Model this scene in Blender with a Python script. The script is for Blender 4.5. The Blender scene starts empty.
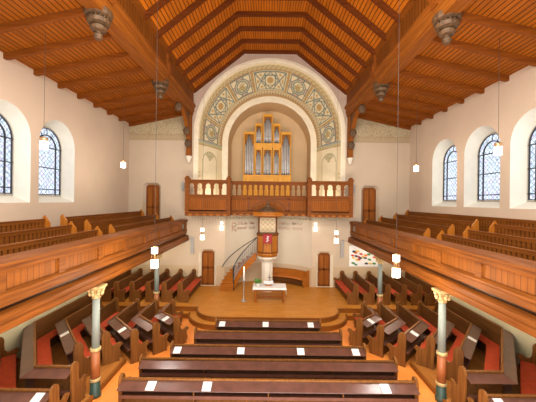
import bpy, math, random
from math import pi, sin, cos, radians, sqrt
from mathutils import Vector, Matrix
from mathutils.geometry import tessellate_polygon
random.seed(7)
S = bpy.context.scene
COL = S.collection
CZ = 5.95                                    # eye height

# ------------------------------------------------------------------ materials
def new_mat(name):
    m = bpy.data.materials.new(name); m.use_nodes = True
    nt = m.node_tree; b = nt.nodes['Principled BSDF']
    return m, nt, b
def mth(nt, op, a, b=None, c=None):
    n = nt.nodes.new('ShaderNodeMath'); n.operation = op
    for i, v in enumerate((a, b, c)):
        if v is None: continue
        if isinstance(v, (int, float)): n.inputs[i].default_value = v
        else: nt.links.new(v, n.inputs[i])
    return n.outputs[0]
def mixc(nt, fac, a, b, mode='MIX'):
    n = nt.nodes.new('ShaderNodeMix'); n.data_type = 'RGBA'; n.blend_type = mode
    for i, v in ((0, fac), (6, a), (7, b)):
        if isinstance(v, (int, float)): n.inputs[i].default_value = v
        elif isinstance(v, tuple): n.inputs[i].default_value = (*v[:3], 1)
        else: nt.links.new(v, n.inputs[i])
    return n.outputs[2]
def coords(nt):
    t = nt.nodes.new('ShaderNodeTexCoord')
    s = nt.nodes.new('ShaderNodeSeparateXYZ'); nt.links.new(t.outputs['Object'], s.inputs[0])
    return t.outputs['Object'], s.outputs
def noise(nt, vec, scale, detail=3, sc=(1, 1, 1)):
    mp = nt.nodes.new('ShaderNodeMapping'); mp.inputs['Scale'].default_value = sc
    nt.links.new(vec, mp.inputs[0])
    n = nt.nodes.new('ShaderNodeTexNoise'); n.inputs['Scale'].default_value = scale
    n.inputs['Detail'].default_value = detail
    nt.links.new(mp.outputs[0], n.inputs['Vector'])
    return n.outputs['Fac']
def ramp(nt, v, lo, hi):
    n = nt.nodes.new('ShaderNodeMapRange'); n.inputs[1].default_value = lo; n.inputs[2].default_value = hi
    nt.links.new(v, n.inputs[0]); return n.outputs[0]
def wood(name, c1, c2, grain=0, stripe=None, period=.15, gap=.12, gapc=.3, rough=.38, var=.35, coat=0.0, spec=.14):
    c1 = (c1[0], c1[1]*.9, c1[2]*.55); c2 = (c2[0], c2[1]*.9, c2[2]*.55)
    m, nt, b = new_mat(name)
    vec, xyz = coords(nt)
    sc = [14, 14, 14]; sc[grain] = .9
    f = noise(nt, vec, 1.0, 4, tuple(sc))
    col = mixc(nt, ramp(nt, f, .3, .7), c1, c2)
    f2 = noise(nt, vec, .8, 2)
    col = mixc(nt, mth(nt, 'MULTIPLY', ramp(nt, f2, .35, .7), .35), col, tuple(v * .55 for v in c1))
    if stripe is not None:
        q = mth(nt, 'DIVIDE', xyz[stripe], period)
        fr = mth(nt, 'FRACT', q); fl = mth(nt, 'FLOOR', q)
        wn = nt.nodes.new('ShaderNodeTexWhiteNoise'); wn.noise_dimensions = '1D'; nt.links.new(fl, wn.inputs['W'])
        col = mixc(nt, mth(nt, 'MULTIPLY', wn.outputs[0], var), col, tuple(v * .45 for v in c1))
        col = mixc(nt, mth(nt, 'LESS_THAN', fr, gap), col, tuple(v * gapc for v in c1))
    nt.links.new(col, b.inputs['Base Color'])
    b.inputs['Roughness'].default_value = rough; b.inputs['Specular IOR Level'].default_value = spec
    if coat: b.inputs['Coat Weight'].default_value = coat; b.inputs['Coat Roughness'].default_value = .25
    return m
def plain(name, c, rough=.5, metal=0, var=.0, scale=3., c2=None, emit=0):
    m, nt, b = new_mat(name)
    vec, xyz = coords(nt)
    f = noise(nt, vec, scale, 4)
    col = mixc(nt, ramp(nt, f, .35, .7), c, c2 or tuple(v * (1 - var) for v in c))
    nt.links.new(col, b.inputs['Base Color'])
    b.inputs['Roughness'].default_value = rough; b.inputs['Metallic'].default_value = metal
    if emit:
        b.inputs['Emission Color'].default_value = (*c, 1); b.inputs['Emission Strength'].default_value = emit
    return m
def painted(name, rough=.75):
    m, nt, b = new_mat(name)
    a = nt.nodes.new('ShaderNodeAttribute'); a.attribute_name = 'Col'
    vec, _ = coords(nt)
    f = noise(nt, vec, 5, 4)
    nt.links.new(mixc(nt, mth(nt, 'MULTIPLY', ramp(nt, f, .4, .8), .25), a.outputs['Color'], (.5, .42, .3)), b.inputs['Base Color'])
    b.inputs['Roughness'].default_value = rough
    return m
def wall_mat(name, c, dado=None, zd=1.7):
    m, nt, b = new_mat(name)
    vec, xyz = coords(nt)
    f = noise(nt, vec, .6, 5)
    col = mixc(nt, ramp(nt, f, .35, .75), c, tuple(v * .9 for v in c))
    if dado:
        col = mixc(nt, mth(nt, 'LESS_THAN', xyz[2], zd), col, dado)
    nt.links.new(col, b.inputs['Base Color']); b.inputs['Roughness'].default_value = .85
    return m
def parquet(name, c1, c2, along=0):
    m, nt, b = new_mat(name)
    vec, xyz = coords(nt)
    br = nt.nodes.new('ShaderNodeTexBrick'); br.inputs['Scale'].default_value = 1
    br.inputs['Brick Width'].default_value = .55; br.inputs['Row Height'].default_value = .085
    br.inputs['Mortar Size'].default_value = .004
    br.inputs['Color1'].default_value = (*c1, 1); br.inputs['Color2'].default_value = (*c2, 1)
    br.inputs['Mortar'].default_value = (*[v * .45 for v in c1], 1)
    nt.links.new(vec, br.inputs['Vector'])
    f = noise(nt, vec, 1.2, 3)
    col = mixc(nt, mth(nt, 'MULTIPLY', ramp(nt, f, .35, .7), .3), br.outputs['Color'], tuple(v * .7 for v in c1))
    nt.links.new(col, b.inputs['Base Color']); b.inputs['Roughness'].default_value = .4; b.inputs['Specular IOR Level'].default_value = .25
    return m
M = {}
M['wall'] = wall_mat('wall_plaster', (.60, .475, .365), (.56, .53, .36), 3.3)
M['front'] = wall_mat('front_plaster', (.52, .415, .305), (.48, .36, .23), 1.75)
M['apse'] = wall_mat('apse_plaster', (.66, .58, .45), (.55, .42, .27), 1.65)
M['reveal'] = plain('reveal_plaster', (.70, .70, .64), .8, var=.06)
M['niche'] = plain('niche_plaster', (.66, .47, .26), .8, var=.08, scale=.8)
M['mauve'] = plain('mauve_plaster', (.50, .37, .29), .85, var=.15)
M['mould'] = plain('white_moulding', (.80, .72, .55), .7, var=.12)
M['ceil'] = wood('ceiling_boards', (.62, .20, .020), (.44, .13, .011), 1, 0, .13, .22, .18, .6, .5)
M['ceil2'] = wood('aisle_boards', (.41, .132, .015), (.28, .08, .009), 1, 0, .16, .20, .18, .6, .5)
M['rafter'] = wood('rafter_wood', (.25, .075, .012), (.15, .042, .007), 0, rough=.6)
M['rib'] = wood('rib_wood', (.16, .042, .008), (.08, .02, .004), 0, rough=.6)
M['girder'] = wood('girder_boards', (.29, .10, .018), (.19, .06, .01), 2, 1, .21, .14, .15, .6, .5)
M['girder2'] = wood('girder_beam', (.29, .10, .018), (.18, .055, .01), 1, rough=.6)
M['carve'] = plain('carved_wood', (.11, .055, .02), .6, var=.5, scale=9)
M['gal'] = wood('gallery_wood', (.25, .086, .020), (.115, .035, .007), 1, rough=.55)
M['galplank'] = wood('gallery_planks', (.29, .10, .021), (.21, .067, .013), 2, 1, .17, .08, .25, .55, .5)
M['galledge'] = wood('gallery_ledge', (.225, .076, .018), (.10, .03, .006), 1, rough=.5)
M['galpew'] = wood('gallery_pew_wood', (.25, .088, .024), (.15, .05, .012), 1, rough=.45)
M['galpewd'] = wood('gallery_pew_dark', (.12, .05, .022), (.07, .028, .012), 2, rough=.5)
M['balc'] = wood('balcony_wood', (.235, .078, .020), (.14, .042, .010), 0, rough=.6)
M['balcp'] = wood('balcony_planks', (.34, .112, .020), (.24, .072, .012), 2, 0, .125, .14, .3, .6, .4)
M['pew'] = wood('pew_wood', (.145, .062, .026), (.075, .031, .013), 0, rough=.4)
M['pewback'] = wood('pew_back_wood', (.16, .074, .034), (.08, .036, .016), 1, rough=.4)
M['pewtop'] = plain('pew_desk_wood', (.12, .047, .030), .32, c2=(.08, .031, .019), scale=4)
for n_ in M['pewtop'].node_tree.nodes:
    if n_.type == 'BSDF_PRINCIPLED': n_.inputs['Specular IOR Level'].default_value = .55; n_.inputs['IOR'].default_value = 1.65; n_.inputs['Specular Tint'].default_value = (.72, .78, 1, 1)  # blue tint put in for the bluish reflections on the desks
M['pewend'] = wood('pew_end_wood', (.24, .104, .040), (.105, .042, .017), 2, rough=.4)
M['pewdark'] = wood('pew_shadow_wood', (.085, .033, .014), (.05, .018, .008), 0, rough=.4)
M['cush'] = plain('red_cushion', (.50, .055, .010), .85, var=.2, scale=6)
M['floor'] = plain('brown_floor', (.80, .275, .050), .5, c2=(.64, .20, .033), scale=.9)
M['parq'] = parquet('chancel_parquet', (.58, .25, .040), (.46, .175, .022))
M['sidefl'] = wood('side_floorboards', (.50, .22, .08), (.36, .15, .05), 1, 0, .14, .05, .4, .4, .3)
M['riser'] = wood('riser_wood', (.27, .10, .025), (.18, .06, .016), 0, rough=.4)
M['stair'] = wood('stair_wood', (.46, .17, .035), (.30, .10, .02), 0, rough=.38)
M['door'] = wood('door_wood', (.34, .115, .026), (.22, .07, .016), 2, 0, .2, .05, .45, .4, .2)
M['doord'] = wood('door_rail_wood', (.22, .07, .016), (.14, .042, .01), 0, rough=.4)
M['pulpit'] = wood('pulpit_wood', (.46, .18, .036), (.33, .115, .022), 2, rough=.4)
M['pulpitd'] = wood('pulpit_dark_wood', (.20, .075, .02), (.12, .04, .012), 0, rough=.4)
M['org'] = wood('organ_case', (.82, .46, .085), (.66, .32, .05), 2, rough=.35)
M['orgd'] = wood('organ_lattice', (.40, .18, .04), (.16, .06, .015), 2, rough=.5)
M['orgdark'] = plain('organ_inside', (.10, .07, .05), .8)
M['pipe'] = plain('organ_pipe_metal', (.66, .67, .68), .4, .35, var=.2)
M['tan'] = plain('tan_paint', (.68, .55, .36), .6)
M['seat_orange'] = plain('orange_seat', (.60, .19, .03), .6, var=.2)
M['iron'] = plain('dark_iron', (.05, .05, .055), .5, .6)
M['ironlt'] = plain('grey_iron', (.34, .34, .33), .5, .3)
M['grey'] = plain('grey_speaker', (.40, .38, .35), .6)
M['shaft'] = plain('column_grey', (.20, .23, .205), .5, var=.08)
M['gold'] = plain('column_gilt', (.55, .40, .18), .45, .2, c2=(.34, .22, .08), scale=14)
M['cream'] = plain('cream_paint', (.84, .76, .58), .5)
M['colbr'] = plain('column_brown', (.34, .105, .030), .45, var=.25)
M['colgr'] = plain('column_green', (.025, .06, .045), .45, var=.2)
M['white'] = plain('white_plaster', (.68, .63, .53), .6, var=.05)
M['cloth'] = plain('white_linen', (.85, .85, .84), .8, var=.04)
M['paper'] = plain('white_paper', (.74, .75, .77), .6)
M['print'] = plain('grey_print', (.55, .56, .58), .6)
M['redcloth'] = plain('red_parament', (.30, .012, .012), .7, var=.2)
M['lampg'] = plain('lamp_glass', (1.0, .95, .86), .3, emit=4)
M['lampc'] = plain('lamp_copper', (.70, .45, .22), .3, .8)
M['cable'] = plain('cable_grey', (.06, .055, .05), .5)
M['green'] = plain('plant_leaf', (.12, .30, .05), .6, c2=(.05, .16, .03), scale=20)
M['pot'] = plain('pot_white', (.75, .75, .72), .4)
M['inkred'] = plain('faded_red_letter', (.56, .34, .24), .85)
M['flame'] = plain('candle_flame', (1.0, .75, .35), .5, emit=6)
M['wax'] = plain('candle_wax', (.90, .88, .82), .5)
M['ornament'] = painted('painted_ornament')
for k, c in dict(p_red=(.55, .05, .03), p_yel=(.75, .50, .08), p_grn=(.06, .20, .06), p_blk=(.04, .04, .06), p_org=(.70, .20, .04)).items():
    M[k] = plain('patch_' + k[2:], c, .8)
def glass_mat():
    m, nt, b = new_mat('leaded_glass')
    nt.nodes.remove(b)
    vec, xyz = coords(nt)
    v = nt.nodes.new('ShaderNodeTexVoronoi'); v.feature = 'DISTANCE_TO_EDGE'; v.inputs['Scale'].default_value = 7.5
    nt.links.new(vec, v.inputs['Vector'])
    a = mth(nt, 'ADD', xyz[1], xyz[2]); c = mth(nt, 'SUBTRACT', xyz[1], xyz[2])
    la = mth(nt, 'LESS_THAN', mth(nt, 'PINGPONG', a, .11), .016)
    lb = mth(nt, 'LESS_THAN', mth(nt, 'PINGPONG', c, .11), .016)
    lead = mth(nt, 'MAXIMUM', mth(nt, 'MAXIMUM', la, lb), mth(nt, 'LESS_THAN', v.outputs[0], .035))
    v2 = nt.nodes.new('ShaderNodeTexVoronoi'); v2.inputs['Scale'].default_value = 7.5
    nt.links.new(vec, v2.inputs['Vector'])
    hs = nt.nodes.new('ShaderNodeSeparateColor'); nt.links.new(v2.outputs['Color'], hs.inputs[0])
    col = mixc(nt, hs.outputs[0], (.90, .94, 1.0), (.62, .70, .80))
    col = mixc(nt, mth(nt, 'GREATER_THAN', hs.outputs[1], .78), col, (.80, .74, .92))
    col = mixc(nt, mth(nt, 'MULTIPLY', lead, .68), col, (.02, .025, .03))
    t = nt.nodes.new('ShaderNodeBsdfTranslucent'); nt.links.new(col, t.inputs[0])
    g = nt.nodes.new('ShaderNodeBsdfGlossy'); g.inputs['Roughness'].default_value = .2
    mx = nt.nodes.new('ShaderNodeMixShader'); mx.inputs[0].default_value = .05
    nt.links.new(t.outputs[0], mx.inputs[1]); nt.links.new(g.outputs[0], mx.inputs[2])
    nt.links.new(mx.outputs[0], nt.nodes['Material Output'].inputs[0])
    return m
M['glass'] = glass_mat()

# ------------------------------------------------------------------ mesh builder
class MB:
    def __init__(s): s.v = []; s.f = []; s.m = []; s.sm = []; s.col = None
    def add(s, vs, fs, mi=0, smooth=False):
        o = len(s.v); s.v += [tuple(v) for v in vs]
        for f in fs: s.f.append([i + o for i in f]); s.m.append(mi); s.sm.append(smooth)
        return s
    def box(s, x0, x1, y0, y1, z0, z1, mi=0):
        x0, x1 = sorted((x0, x1)); y0, y1 = sorted((y0, y1)); z0, z1 = sorted((z0, z1))
        return s.add([(x0,y0,z0),(x1,y0,z0),(x1,y1,z0),(x0,y1,z0),(x0,y0,z1),(x1,y0,z1),(x1,y1,z1),(x0,y1,z1)],
              [(0,3,2,1),(4,5,6,7),(0,1,5,4),(1,2,6,5),(2,3,7,6),(3,0,4,7)], mi)
    def prism(s, pts, fn, d0, d1, mi=0):      # polygon pts (a,b); fn(a,b,d)->xyz
        n = len(pts)
        vs = [fn(a, b, d0) for a, b in pts] + [fn(a, b, d1) for a, b in pts]
        fs = [list(range(n))[::-1], list(range(n, 2 * n))] + [(i, (i + 1) % n, n + (i + 1) % n, n + i) for i in range(n)]
        return s.add(vs, fs, mi)
    def holed(s, outer, holes, fn, d0, d1=None, mi=0):   # planar polygon with holes; thickness when d1 given
        loops = [outer] + holes
        tri = tessellate_polygon([[Vector((a, b, 0)) for a, b in L] for L in loops])
        flat = [p for L in loops for p in L]; n = len(flat)
        s.add([fn(a, b, d0) for a, b in flat], [tuple(t) for t in tri], mi)
        if d1 is not None:
            s.add([fn(a, b, d1) for a, b in flat], [tuple(reversed(t)) for t in tri], mi)
            for L in loops:
                k = len(L)
                s.add([fn(a, b, d0) for a, b in L] + [fn(a, b, d1) for a, b in L],
                      [(i, (i + 1) % k, k + (i + 1) % k, k + i) for i in range(k)], mi)
        return s
    def lathe(s, prof, c, n=16, mi=0, sx=1, sy=1, ph=0, smooth=True):   # prof [(r,z)]
        vs = []
        for r, z in prof:
            for k in range(n):
                a = 2 * pi * (k + ph) / n; vs.append((c[0] + r * sx * cos(a), c[1] + r * sy * sin(a), c[2] + z))
        fs = []
        for i in range(len(prof) - 1):
            for k in range(n):
                fs.append((i*n+k, i*n+(k+1)%n, (i+1)*n+(k+1)%n, (i+1)*n+k))
        fs.append(list(range(n))[::-1]); fs.append([(len(prof)-1)*n+k for k in range(n)])
        return s.add(vs, fs, mi, smooth)
    def tube(s, pts, r, n=6, mi=0):
        pts = [Vector(p) for p in pts]; vs = []
        for i, p in enumerate(pts):
            t = (pts[min(i+1, len(pts)-1)] - pts[max(i-1, 0)]).normalized()
            u = t.cross(Vector((0, 0, 1)))
            if u.length < .05: u = t.cross(Vector((1, 0, 0)))
            u.normalize(); w = t.cross(u)
            for k in range(n):
                a = 2*pi*k/n; vs.append(p + (u*cos(a) + w*sin(a))*r)
        fs = [(i*n+k, i*n+(k+1)%n, (i+1)*n+(k+1)%n, (i+1)*n+k) for i in range(len(pts)-1) for k in range(n)]
        fs += [list(range(n))[::-1], [(len(pts)-1)*n+k for k in range(n)]]
        return s.add(vs, fs, mi, True)
    def ball(s, c, r, n=10, mi=0, sc=(1,1,1)):
        prof = [(max(1e-3, sin(pi*i/8))*r, -cos(pi*i/8)*r*sc[2]) for i in range(9)]
        return s.lathe(prof, c, n, mi, sc[0], sc[1])
    def sweep(s, poly, prof, sign=1, mi=0, z0=0, zs=1):   # prof [(d,z)] swept along a plan polyline with mitres
        P = [Vector(p) for p in poly]; n = len(prof); vs = []
        N = []
        for i in range(len(P) - 1):
            d = (P[i+1] - P[i]).normalized(); N.append(Vector((-d.y, d.x)) * sign)
        for i, p in enumerate(P):
            if i == 0: m = N[0]
            elif i == len(P) - 1: m = N[-1]
            else:
                m = (N[i-1] + N[i]); m = m / m.length; m = m / max(.5, m.dot(N[i]))
            for d, z in prof: vs.append((p.x + m.x*d, p.y + m.y*d, z0 + z*zs))
        fs = [(i*n+k, i*n+(k+1)%n, (i+1)*n+(k+1)%n, (i+1)*n+k) for i in range(len(P)-1) for k in range(n)]
        fs += [list(range(n))[::-1], [(len(P)-1)*n+k for k in range(n)]]
        return s.add(vs, fs, mi)
def wloc(o):
    v = Vector((0, 0, 0))
    while o is not None: v += o.location; o = o.parent
    return v
def obj(name, mb, mat, parent=None, bevel=0):
    me = bpy.data.meshes.new(name)
    vs = [Vector(v) for v in mb.v]
    if parent is None:
        xs = [v.x for v in vs]; ys = [v.y for v in vs]; zs = [v.z for v in vs]
        off = Vector(((min(xs)+max(xs))/2, (min(ys)+max(ys))/2, min(zs)))
    else: off = wloc(parent)
    me.from_pydata([v - off for v in vs], [], mb.f)
    for m in (mat if isinstance(mat, (list, tuple)) else [mat]): me.materials.append(m)
    me.polygons.foreach_set('material_index', mb.m)
    me.polygons.foreach_set('use_smooth', mb.sm)
    if mb.col:
        ca = me.color_attributes.new('Col', 'FLOAT_COLOR', 'POINT')
        ca.data.foreach_set('color', [c for col in mb.col for c in (*col, 1)])
    me.update()
    o = bpy.data.objects.new(name, me); COL.objects.link(o)
    if parent is None: o.location = off
    else: o.parent = parent
    if bevel:
        b = o.modifiers.new('b', 'BEVEL'); b.width = bevel; b.segments = 2; b.limit_method = 'ANGLE'
    return o
def fixw(o):   # object coordinates back to world ones, for walls with a dado line
    d = o.location.copy(); o.data.transform(Matrix.Translation(d)); o.location = (0, 0, 0); return o
def empty(name, loc):
    o = bpy.data.objects.new(name, None); o.empty_display_size = .2; o.location = loc; COL.objects.link(o); return o
def tag(o, label=None, cat=None, group=None, kind=None):
    if label: o['label'] = label
    if cat: o['category'] = cat
    if group: o['group'] = group
    if kind: o['kind'] = kind
    return o
def struct(o, label=None): return tag(o, label, kind='structure')
def copy_tree(o, loc):
    c = o.copy(); COL.objects.link(c); c.location = loc
    for ch in o.children:
        d = ch.copy(); COL.objects.link(d); d.parent = c
        for g in ch.children:
            e = g.copy(); COL.objects.link(e); e.parent = d
    return c
FX = lambda a, b, d: (a, d, b)       # (x,z) polygon at depth y=d
FY = lambda a, b, d: (d, a, b)       # (y,z) polygon at x=d
FZ = lambda a, b, d: (a, b, d)       # plan polygon at height d
def arch(cx, hw, zb, zs, n=20, shoulder=None):     # loop: up left jamb, arc, down right jamb
    r = hw
    return [(cx-hw, zb)] + [(cx - r*cos(pi*i/n), zs + r*sin(pi*i/n)) for i in range(n+1)] + [(cx+hw, zb)]
def chamf(x0, x1, z0, z1, c=.14): return [(x0, z0), (x0, z1-c), (x0+c, z1), (x1-c, z1), (x1, z1-c), (x1, z0)]

D = 18.98; XW = 9.03; PL = .45; YB = -3.0     # front wall depth, half width, chancel height, open rear end
# ================================================================== SHELL
fl = MB(); fl.box(-XW, XW, YB, D+.0, -.15, 0); struct(obj('floor', fl, M['floor']), 'reddish brown floor between the pew blocks')
# chancel platform with one lower step, rounded projecting centre
def plat(yside, yfront, hw, r):
    pts = [(-XW, D), (-XW, yside), (-hw, yside)]
    for i in range(13):
        a = pi + (pi/2)*i/12; pts.append((-hw + r + r*cos(a), yfront + r + r*sin(a)))
    right = [(-x, y) for x, y in reversed(pts)]
    return pts + right
ap = [( -2.8, D)]
RA, YA = 3.36, D + 1.5 - 3.36
aa = math.asin(2.8 / RA)
def apse_pt(t, off=0): return ((RA - off) * sin(t), YA + (RA - off) * cos(t))
apts = [apse_pt(-aa + 2*aa*i/24) for i in range(25)]
p_ = plat(15.2, 13.9, 3.6, 1.25)
p_ = p_[:1] + p_[1:-1] + p_[-1:] + apts[::-1]
pm = MB(); pm.holed(p_, [], FZ, PL, 0.0)
pl = obj('floor_chancel', pm, M['parq']); struct(pl, 'orange parquet chancel platform with rounded front')
nose = MB()
outl = plat(15.2, 13.9, 3.6, 1.25)[1:-1]
nose.sweep(outl, [(0.0, PL-.045), (-.03, PL-.045), (-.03, PL+.004), (0.05, PL+.004), (.05, PL-.045)], 1)
obj('step_nosing', nose, M['riser'], pl)
rs = MB(); rs.sweep(outl, [(0.0, .2), (-.006, .2), (-.006, PL-.04), (0, PL-.04)], 1); obj('riser', rs, M['riser'], pl)
o2 = plat(14.82, 13.5, 3.98, 1.6)
sm = MB(); sm.holed(o2, [], FZ, .225, 0); st = obj('floor_step', sm, M['parq']); struct(st, 'lower wooden step around the chancel platform')
o2e = o2[1:-1]
nz = MB(); nz.sweep(o2e, [(0, .18), (-.03, .18), (-.03, .229), (.05, .229), (.05, .18)], 1); obj('step_nosing', nz, M['riser'], st)
rs = MB(); rs.sweep(o2e, [(0, 0), (-.006, 0), (-.006, .18), (0, .18)], 1); obj('riser', rs, M['riser'], st)
# raised boarded side floors
for sd, nm in ((-1, 'left'), (1, 'right')):
    P = [(sd*XW, YB), (sd*5.25, YB), (sd*5.25, 10.75), (sd*6.65, 12.2), (sd*6.65, 14.8), (sd*XW, 14.8)]
    if sd > 0: P = P[::-1]
    mb = MB(); mb.holed(P, [], FZ, .12, 0); sf = obj('floor_side_' + nm, mb, M['sidefl'])
    struct(sf, 'raised floorboards under the %s side pews' % nm)
    k = MB(); k.box(sd*5.25, sd*5.17, YB, 10.75, 0, .135); obj('kerb', k, M['riser'], sf)
# side walls
WIN = {-1: [10.05, 12.58], 1: [10.05, 12.65, 15.3]}
HW, ZB, ZS = 1.06, 5.78, 8.2
def zbelow(x): # aisle ceiling height
    return 11.62 - (abs(x) - 5.3) * (11.62 - 10.82) / (XW - 5.3)
for sd, nm in ((-1, 'left'), (1, 'right')):
    mb = MB(); holes = [arch(c, HW, ZB, ZS) for c in WIN[sd]]
    mb.holed([(YB, 0), (D, 0), (D, 10.82), (YB, 10.82)], holes, FY, sd*XW)
    fixw(struct(obj('wall_' + nm, mb, M['wall']), 'beige plaster side wall'))
wi = 0
def ring(a, b, fn, da, db, mb, mi=0):   # band joining two loops of equal length
    n = len(a)
    mb.add([fn(x, z, da) for x, z in a] + [fn(x, z, db) for x, z in b], [(i, (i+1) % n, n+(i+1) % n, n+i) for i in range(n)], mi)
for sd in (-1, 1):
    for c in WIN[sd]:
        wi += 1
        w = struct(empty('window_%d' % wi, (sd*9.3, c, ZB)), 'round-arched leaded window')
        ih, izb, izs = .87, 6.05, 8.12
        rv = MB(); ring(arch(c, HW, ZB, ZS), arch(c, ih, izb, izs), FY, sd*XW, sd*9.56, rv); obj('reveal', rv, M['reveal'], w)
        fr = MB()
        fr.holed(arch(c, ih, izb, izs), [arch(c, ih-.05, izb+.05, izs)], FY, sd*9.5, sd*9.56)
        obj('window_frame', fr, M['grey'], w)
        gl = MB(); gl.holed(arch(c, ih, izb, izs), [], FY, sd*9.57); obj('glass_pane', gl, M['glass'], w)
        bars = MB(); bars.holed(arch(c, ih-.05, izb+.05, izs), [arch(c, ih-.085, izb+.085, izs)], FY, sd*9.5, sd*9.55); x0, x1 = sd*9.5, sd*9.555
        for s2 in (-1, 1): bars.box(x0, x1, c+s2*.52-.018, c+s2*.52+.018, izb, izs)
        for z in (izb+.28, 7.25, izs): bars.box(x0, x1, c-ih, c+ih, z-.02, z+.02)
        bars.holed(arch(c, .54, izs-.02, izs), [arch(c, .50, izs-.019, izs)], FY, x0, x1)
        for a in (60, 90, 120):
            a = radians(a); bars.tube([(sd*9.53, c+.52*cos(a), izs+.52*sin(a)), (sd*9.53, c+ih*cos(a), izs+ih*sin(a))], .018, 4)
        obj('glazing_bars', bars, M['iron'], w)

# front wall ---------------------------------------------------------
RO, ZC0, RI, ZC1, YI, YN = 4.57, 10.26, 3.39, 10.12, 21.4, 23.6
Z_L = 5.15
outer = [(-XW, 0), (XW, 0), (XW, 10.82), (5.3, 11.62), (4.95, 13.05), (1.74, 15.6), (-1.74, 15.6), (-4.95, 13.05), (-5.3, 11.62), (-XW, 10.82)]
big = arch(0, RO, Z_L, ZC0, 40)
low = [(-2.8, PL), (-2.8, 5.05), (2.8, 5.05), (2.8, PL)]
DOORS = [(-4.32, -3.5, PL, 2.68), (3.24, 4.02, PL, 2.62), (-7.97, -7.13, 4.0, 6.92), (6.1, 6.95, 3.9, 6.9)]
holes = [big, low] + [chamf(x0-.16, x1+.16, z0, z1+.12, .2) for x0, x1, z0, z1 in DOORS]
mb = MB(); mb.holed(outer, holes, FX, D)
wf = fixw(struct(obj('wall_front', mb, M['front']), 'plaster front wall around the organ arch'))
# mauve spandrel above the arch (set a hair in front of the wall)
mv = MB(); mv.holed([(-4.93, 10.9), (-4.93, 13.0), (-1.74, 15.55), (1.74, 15.55), (4.93, 13.0), (4.93, 10.9)] + [(4.86*cos(pi*i/40), ZC0 + 4.86*sin(pi*i/40)) for i in range(2, 39)], [], FX, D-.012)
obj('spandrel', mv, M['mauve'], wf)
# door surrounds and leaves
for i, (x0, x1, z0, z1) in enumerate(DOORS):
    d = struct(empty('door_%d' % (i+1), ((x0+x1)/2, D, z0)), 'panelled wooden door in a chamfered niche')
    nb = MB(); ring(chamf(x0-.16, x1+.16, z0, z1+.12, .2), chamf(x0, x1, z0, z1, .14), FX, D, D+.22, nb); obj('door_reveal', nb, M['mould'] if i < 2 else M['front'], d)
    lf = MB(); lf.holed(chamf(x0-.01, x1+.01, z0, z1+.01, .14), [], FX, D+.22, D+.27); leaf = obj('door_panel', lf, M['door'], d)
    rl = MB(); w = x1 - x0
    for zz in (z0, z0+(z1-z0)*.48, z1-.16): rl.box(x0+.05, x1-.05, D+.19, D+.22, zz+.0, zz+.12)
    for xx in (x0+.0, x0+w/2-.05, x1-.1): rl.box(xx, xx+.1, D+.19, D+.22, z0, z1-.14)
    obj('door_frame', rl, M['doord'], d)
    hd = MB(); hd.ball((x0+.12, D+.16, z0+1.05), .035); obj('door_handle', hd, M['iron'], d)
# splayed painted arch -----------------------------------------------
def path(R, zc, ext, u):     # u in 0..1: right jamb extension, arc, left one
    L = pi*R + 2*ext; s_ = u*L
    if s_ < ext: return (R, zc - ext + s_)
    if s_ > L - ext: return (-R, zc - (s_ - (L - ext)))
    a = (s_ - ext)/R; return (R*cos(a), zc + R*sin(a))
C_BG=(.55,.47,.27); C_CR=(.68,.60,.38); C_OC=(.42,.27,.09); C_TE=(.10,.15,.13); C_BR=(.36,.22,.11); C_GR=(.36,.36,.19); C_PK=(.60,.40,.26)
def hsh(a, b): 
    v = sin(a*127.1 + b*311.7)*43758.5453; return v - math.floor(v)
C_LN = (.13, .19, .18)
def orn(u, v):               # u along the arch 0..1, v 0 outer edge .. 1 inner edge
    if v < .04: return C_CR
    if v < .16:              # running scroll border
        t = sin(u*2*pi*46 + 3*sin(v*60)); return C_OC if t > .35 else (C_GR if t > -.35 else C_BG)
    if v > .93: return C_OC
    if v > .80:
        t = abs(sin(u*pi*60)); return C_BR if v > .81 + .09*t else C_BG
    if v < .185 or v > .775: return C_BR
    Lr = pi*RO + 2*EXT; ang = (u*Lr - EXT)/RO*180/pi - 90
    best = None
    for i, c in enumerate((-85, -57, -28.5, 0, 28.5, 57, 85)):
        hw = 16.9 if i % 2 else 11.3
        if abs(ang - c) <= hw: best = (i, (ang - c)/hw, hw)
    if best is None: return C_BR
    i, a, hw = best; b = (v - .48)/.295
    if abs(a) > .93: return C_OC
    def ln(x, w=.05): return abs(x) < w
    if i % 2 == 1:           # star panels, wider than tall
        x = a*1.62/.93
        if abs(b) > .93: return C_BG
        if ln(abs(b) - .86, .05) and abs(x) < 1.52 or ln(abs(x) - 1.48, .05): return C_LN
        if ln(abs(x)+abs(b)-.80, .065): return C_LN
        if ln(max(abs(x), abs(b)) - .50, .05): return C_LN
        if x*x+b*b < .10: return C_OC
        if abs(x)+abs(b) < .8: return C_CR
        if ln((abs(x)-.92)-b*.62, .06) or ln((abs(x)-.92)+b*.62, .06): return C_LN
        if ln(abs(x)-1.26, .08) and ln(b, .16) or ln(abs(x)-.92, .1) and ln(abs(b)-.62, .09): return C_OC
        return C_CR if hsh(int(x*9), int(b*9)) > .3 else C_BG
    x = a*1.12; r = sqrt(x*x + b*b); th = math.atan2(b, x)
    if r < .46: return (C_GR if hsh(int(x*9), int(b*9)) > .55 else (C_OC if hsh(int(x*9)+3, int(b*7)) > .6 else C_CR))
    if ln(r - .54, .06): return C_LN
    if r < .66: return C_CR
    if ln(r - .72, .055): return C_LN
    if ln(abs(x)-.30, .05) or ln(abs(b)-.30, .05): return C_LN
    if ln(max(abs(x), abs(b)) - .93, .05): return C_LN
    if abs(sin(2*th)) > .75: return C_CR
    return C_PK if r < .98 else C_BG
EXT = .36
NU, NV = 620, 56
mb = MB(); mb.col = []
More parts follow.
